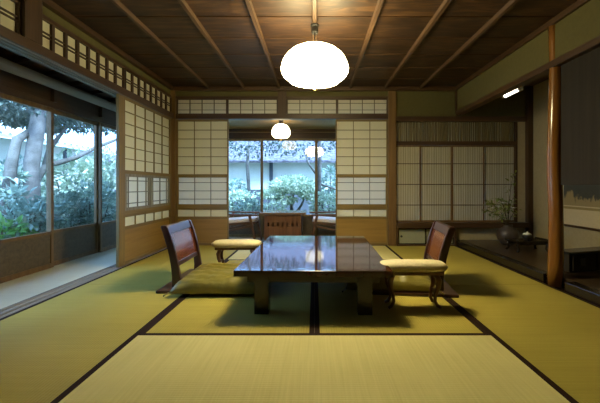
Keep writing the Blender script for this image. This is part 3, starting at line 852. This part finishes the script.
# ------------------------------------------------------------------ sunroom furniture
t = thing('tea_table', 'brown wooden tea table with slatted base between the two easy chairs', 'table', (-.50, 5.80, ZS), 0)
MB().box(-.365, .365, -.30, .30, .478, .51).build('tabletop', M['table_top'], t, bevel=.004)
for s in (-1, 1):
    b = MB()
    for k in range(8):
        x = -.265 + k*.0757
        y = sorted((s*.235, s*.21)); b.box(x-.024, x+.024, y[0], y[1], .02, .478)
    y = sorted((s*.232, s*.212))
    b.box(-.29, .29, y[0], y[1], .02, .29); b.box(-.29, .29, y[0], y[1], .35, .478)
    b.build('slatted_side', M['table_wood'], t)
    x = sorted((s*.29, s*.27)); MB().box(x[0], x[1], -.21, .21, .02, .478).build('end_panel', M['table_wood'], t)
MB().box(-.31, .31, -.25, .25, .0, .02).build('plinth', M['table_wood'], t)

def easy_chair(label, loc, rz):
    """faces +x"""
    t = thing('easy_chair', label, 'easy chair', loc, rz, 'easy chairs in the sunroom')
    MB().box(-.27, .27, -.25, .25, .35, .405, Matrix.Rotation(R(-4), 4, 'Y')).build('seat_cushion', M['seat_cloth'], t, bevel=.018)
    bm = Matrix.Translation((-.27, 0, .40)) @ Matrix.Rotation(R(-24), 4, 'Y')
    MB().box(-.045, .02, -.25, .25, .0, .36, bm).build('back_cushion', M['seat_cloth'], t, bevel=.018)
    MB().box(-.075, -.046, -.26, .26, -.06, .38, bm).build('back_board', M['chair_wood'], t, bevel=.004)
    MB().box(-.28, .28, -.26, .26, .315, .347, Matrix.Rotation(R(-4), 4, 'Y')).build('seat_frame', M['chair_wood'], t, bevel=.004)
    for s in (-1, 1):
        y0, y1 = sorted((s*.262, s*.315))
        MB().prism([(-.36, .475), (-.36, .50), (.30, .485), (.31, .472), (.30, .46)], 'y', y0, y1).build('armrest', M['chair_wood'], t, bevel=.004)
        y0, y1 = sorted((s*.266, s*.30))
        MB().prism([(.16, .462), (.20, .462), (.30, 0), (.265, 0)], 'y', y0, y1).build('leg', M['chair_wood'], t, bevel=.003)
        MB().prism([(-.22, .474), (-.18, .474), (-.33, 0), (-.365, 0)], 'y', y0, y1).build('leg', M['chair_wood'], t, bevel=.003)
        MB().prism([(-.27, .19), (-.265, .215), (.235, .325), (.245, .30)], 'y', y0, y1).build('side_rail', M['chair_wood'], t)
    return t
easy_chair('wooden easy chair with pale cushions at the left of the tea table', (-1.19, 5.78, ZS), 0)
easy_chair('wooden easy chair with pale cushions at the right of the tea table', (.22, 5.78, ZS), R(180))

# ------------------------------------------------------------------ garden
GZ = -.55
struct('ground', MB().box(-16, 10, -6, 22, GZ-.1, GZ), M['soil'], 'mossy garden ground outside the windows', 'ground')

def garden_wall(label, axis, pos, a, b, height, base_h, flip, roof_w=.5, posts=6, rise=.25, rolls=True, roof='tile'):
    t = thing('garden_wall', label, 'garden wall', (0, 0, 0), 0)
    def bx(mb, u0, u1, v0, v1, z0, z1):
        v0, v1 = sorted((v0, v1))
        if axis == 'y': mb.box(v0, v1, u0, u1, z0, z1)
        else: mb.box(u0, u1, v0, v1, z0, z1)
        return mb
    bx(MB(), a, b, pos, pos+flip*.15, GZ, height).build('wall_plaster', M['gwall'], t)
    bx(MB(), a, b, pos-flip*.03, pos-flip*.001, GZ, base_h).build('base_boards', M['gbase'], t)
    for k in range(posts):
        u = a + (b-a)*(k+.35)/posts
        bx(MB(), u-.05, u+.05, pos-flip*.05, pos-flip*.001, GZ, height).build('post', M['gbase'], t)
    rf = MB(); n = int((b-a)/.22)
    e0 = pos - flip*min(.32, roof_w*.45); e1 = pos + flip*roof_w
    prof = [(e0, height-.03), (e0, height+.03), (e1, height+rise+.06), (e1, height+rise)]
    rf.prism(prof, 'y' if axis == 'y' else 'x', a, b) if axis == 'y' else rf.prism(prof, 'x', a, b)
    for k in range(n if rolls else 0):
        u = a + (k+.5)*.22
        p0 = (e0, u, height+.03) if axis == 'y' else (u, e0, height+.03)
        p1 = (e1, u, height+rise+.06) if axis == 'y' else (u, e1, height+rise+.06)
        rf.tube([p0, p1], .045, 8)
    rf.build('tiled_roof', M[roof], t)
    return t
garden_wall('cream garden wall with dark posts and tiled cap beyond the veranda', 'y', -6.4, 1.0, 13.0, 1.80, .35, -1, .8, 8, .38)
garden_wall('long pale garden wall with broad mossy roof beyond the sunroom', 'x', 10.6, -6.0, 8.0, 1.52, .70, 1, 2.2, 7, 1.25, False, 'moss_tile')

def pt(px, py, d): return Vector(((px-314.5)*d/353, d, CAMZ-(py-186)*d/353))
def tree(label, limbs, crowns, bark, leaf, leaf_size):
    base = Vector(limbs[0][0][0]); base.z = GZ
    t = thing('garden_tree', label, 'tree', base, 0)
    mb = MB()
    for pts, rad in limbs:
        mb.tube([Vector(p)-base for p in pts], rad, 12)
    mb.build('trunk', bark, t, smooth=True)
    if crowns:
        c = MB()
        for i, (cc, rr, n) in enumerate(crowns): c.cloud(Vector(cc)-base, rr, n, leaf_size, 31+i*7)
        c.build('foliage', leaf, t, normals=False)
    return t
# thick upright trunk seen through the veranda glass, with a crown over the eaves
b0 = pt(32, 218, 4.7)
tree('thick upright grey tree behind the left veranda glass door', [([(b0.x, b0.y, GZ), (b0.x, b0.y, .3), (b0.x-.02, b0.y+.02, 1.1), (b0.x+.05, b0.y+.1, 2.0), (b0.x, b0.y+.3, 3.2)], [.13, .10, .092, .092, .08])],
     [((-4.3, 4.9, 2.02), (.8, .9, .36), 3200), ((-4.5, 6.0, 2.16), (.9, 1.0, .42), 3400), ((-4.7, 7.5, 2.45), (.9, 1.1, .5), 3000)], M['bark_pale'], M['leaf_c'], .10)
# leaning tree with long bare limb
l0 = pt(6, 240, 4.25)
P = [pt(10, 232, 4.4), pt(22, 208, 4.7), pt(34, 186, 4.95), pt(46, 165, 5.1), pt(58, 163, 5.3), pt(75, 158, 5.6), pt(95, 148, 6.0), pt(118, 139, 6.5)]
tree('leaning tree with a long bare limb reaching across the veranda glass', [([(l0.x, l0.y, GZ), (l0.x+.03, l0.y+.02, -.1), P[0], P[1], P[2], P[3], P[4], P[5], P[6], P[7]], [.085, .075, .058, .05, .045, .042, .04, .036, .032, .022]),
     ([(l0.x-.01, l0.y, -.2), pt(8, 200, 4.3), pt(11, 165, 4.35), pt(17, 140, 4.45), pt(30, 131, 4.8), pt(48, 124, 5.2)], [.08, .075, .065, .055, .04, .025]),
     ([P[3], pt(50, 148, 5.2), pt(58, 138, 5.4), pt(66, 128, 5.6)], [.05, .04, .03, .02])], [(pt(14, 196, 4.15), (.17, .17, .08), 90), (pt(3, 176, 4.4), (.2, .2, .10), 110)], M['bark'], M['leaf_a'], .11)

def shrub(label, c, rad, n, size, leaf, seed, name='garden_shrub', cat='shrub'):
    t = thing(name, label, cat, (c[0], c[1], GZ), 0, 'garden shrubs')
    MB().cloud((0, 0, c[2]-GZ), rad, n, size, seed).build('foliage', leaf, t, normals=False)
    st = MB(); q = random.Random(seed)
    for k in range(5):
        a = q.uniform(0, 6.28)
        st.tube([(.02*math.cos(a), .02*math.sin(a), 0), (rad[0]*.3*math.cos(a), rad[1]*.3*math.sin(a), (c[2]-GZ)*.6), (rad[0]*.6*math.cos(a), rad[1]*.6*math.sin(a), (c[2]-GZ)*1.1)], [.022, .016, .008], 6)
    st.build('stems', M['bark'], t)
    return t
def sh(px, py, d, r, n, size, leaf, seed, lab, **kw):
    p = pt(px, py, d); return shrub(lab, p, r, n, size, leaf, seed, **kw)
sh(4, 236, 3.7, (.26, .26, .16), 260, .10, M['leaf_d'], 1, 'bright green fern at the lower left of the veranda glass', name='garden_fern', cat='fern')
sh(24, 222, 4.0, (.30, .30, .20), 420, .10, M['leaf_a'], 2, 'shrub at the foot of the thick grey trunk')
sh(42, 216, 4.3, (.22, .22, .16), 260, .09, M['leaf_a'], 3, 'small shrub just right of the thick grey trunk')
sh(62, 216, 4.9, (.46, .40, .34), 900, .10, M['leaf_a'], 4, 'rounded shrub low in the middle veranda glass door')
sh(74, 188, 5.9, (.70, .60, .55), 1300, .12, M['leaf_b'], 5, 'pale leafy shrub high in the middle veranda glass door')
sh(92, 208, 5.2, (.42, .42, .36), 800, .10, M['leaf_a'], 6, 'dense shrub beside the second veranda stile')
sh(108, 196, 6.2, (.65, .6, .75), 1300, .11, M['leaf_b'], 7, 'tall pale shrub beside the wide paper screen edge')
sh(2, 190, 5.8, (.6, .5, .5), 700, .12, M['leaf_a'], 8, 'dark shrub behind the leaning tree')
# sunroom side
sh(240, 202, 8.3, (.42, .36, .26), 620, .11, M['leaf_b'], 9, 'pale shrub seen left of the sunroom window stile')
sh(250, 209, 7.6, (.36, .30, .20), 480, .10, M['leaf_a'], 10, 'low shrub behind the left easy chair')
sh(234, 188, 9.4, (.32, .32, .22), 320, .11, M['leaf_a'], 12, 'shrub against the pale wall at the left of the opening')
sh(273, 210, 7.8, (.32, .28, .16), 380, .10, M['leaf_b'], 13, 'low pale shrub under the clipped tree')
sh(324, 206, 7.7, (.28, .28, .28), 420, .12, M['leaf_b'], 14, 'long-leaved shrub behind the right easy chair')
sh(331, 182, 8.8, (.28, .28, .42), 420, .11, M['leaf_a'], 15, 'tall shrub at the right of the opening')
c0 = pt(293, 186, 8.4)
tree('pale clipped tree with layered crown in the middle sunroom window', [([(c0.x, c0.y, GZ), (c0.x+.05, c0.y, -.1), (c0.x-.04, c0.y, .3), (c0.x+.02, c0.y, .75)], [.06, .05, .045, .02]), ([(c0.x-.0, c0.y, .05), (c0.x+.2, c0.y+.05, .35), (c0.x+.3, c0.y, .6)], [.04, .03, .015])],
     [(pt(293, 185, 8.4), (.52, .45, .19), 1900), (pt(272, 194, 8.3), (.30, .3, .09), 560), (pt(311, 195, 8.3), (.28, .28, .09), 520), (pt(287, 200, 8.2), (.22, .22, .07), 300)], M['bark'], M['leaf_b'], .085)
t0 = pt(320, 215, 8.0)
tree('slender dark tree rising behind the right easy chair', [([(t0.x, t0.y, GZ), (t0.x-.02, t0.y, .6), (t0.x+.0, t0.y, 1.6), (t0.x-.05, t0.y, 2.8)], [.05, .045, .04, .03]), ([(t0.x, t0.y, .95), (t0.x-.25, t0.y, 1.3), (t0.x-.4, t0.y+.1, 1.7)], [.03, .02, .012]), ([(t0.x, t0.y, .85), (t0.x+.3, t0.y, .75), (t0.x+.6, t0.y+.1, .62)], [.025, .018, .01])],
     [((t0.x-.5, t0.y+.5, 2.05), (1.3, .7, .55), 1000), ((t0.x+.6, t0.y+.6, 2.2), (.9, .7, .5), 500)], M['bark'], M['leaf_c'], .10)
t1 = pt(248, 190, 9.6)
tree('thin dark tree against the pale wall at the left of the opening', [([(t1.x, t1.y, GZ), (t1.x+.03, t1.y, .6), (t1.x-.02, t1.y, 1.4), (t1.x+.1, t1.y, 2.6)], [.06, .05, .045, .03])],
     [((t1.x+.1, t1.y-.2, 2.1), (1.3, .55, .55), 1000)], M['bark'], M['leaf_c'], .10)
rk = MB(); q = random.Random(4)
bm = rk.bm; bmesh.ops.create_icosphere(bm, subdivisions=3, radius=1)
for v in bm.verts: v.co = Vector((v.co.x*.38, v.co.y*.3, v.co.z*.32)) * (1 + .12*math.sin(v.co.x*5+1)*math.cos(v.co.y*4) + .08*math.sin(v.co.z*7))
p = pt(306, 204, 9.0)
o = rk.build('garden_rock', M['rock'], None, smooth=True, loc=(p.x, p.y, GZ+.25))
tag(o, 'grey rock behind the pale clipped tree', 'rock')

# ------------------------------------------------------------------ world, camera
w = bpy.data.worlds.new('overcast_sky'); SC.world = w; w.use_nodes = True
bg = w.node_tree.nodes['Background']
bg.inputs[0].default_value = (.29, .56, 1.0, 1); bg.inputs[1].default_value = 7.0
sl = bpy.data.lights.new('hazy_sun', 'SUN'); so = bpy.data.objects.new('hazy_sun', sl); COL.objects.link(so)
sl.energy = 27.0; sl.angle = R(25); sl.color = (.50, .75, 1.0)
so.rotation_euler = Vector((-.36, .36, -.86)).to_track_quat('-Z', 'Y').to_euler()

cam = bpy.data.cameras.new('camera'); co = bpy.data.objects.new('camera', cam); COL.objects.link(co)
co.location = (0, 0, CAMZ); co.rotation_euler = (R(90), 0, 0)
cam.sensor_width = 36; cam.lens = 353/600*36
cam.shift_x = -(314.5-300)/600; cam.shift_y = -(201.5-186)/600
cam.clip_start = .05
SC.camera = co
SC.view_settings.view_transform = 'Standard'
SC.view_settings.look = 'None'
SC.view_settings.gamma = 1
SC.view_settings.use_curve_mapping = False
SC.view_settings.exposure = 0.1
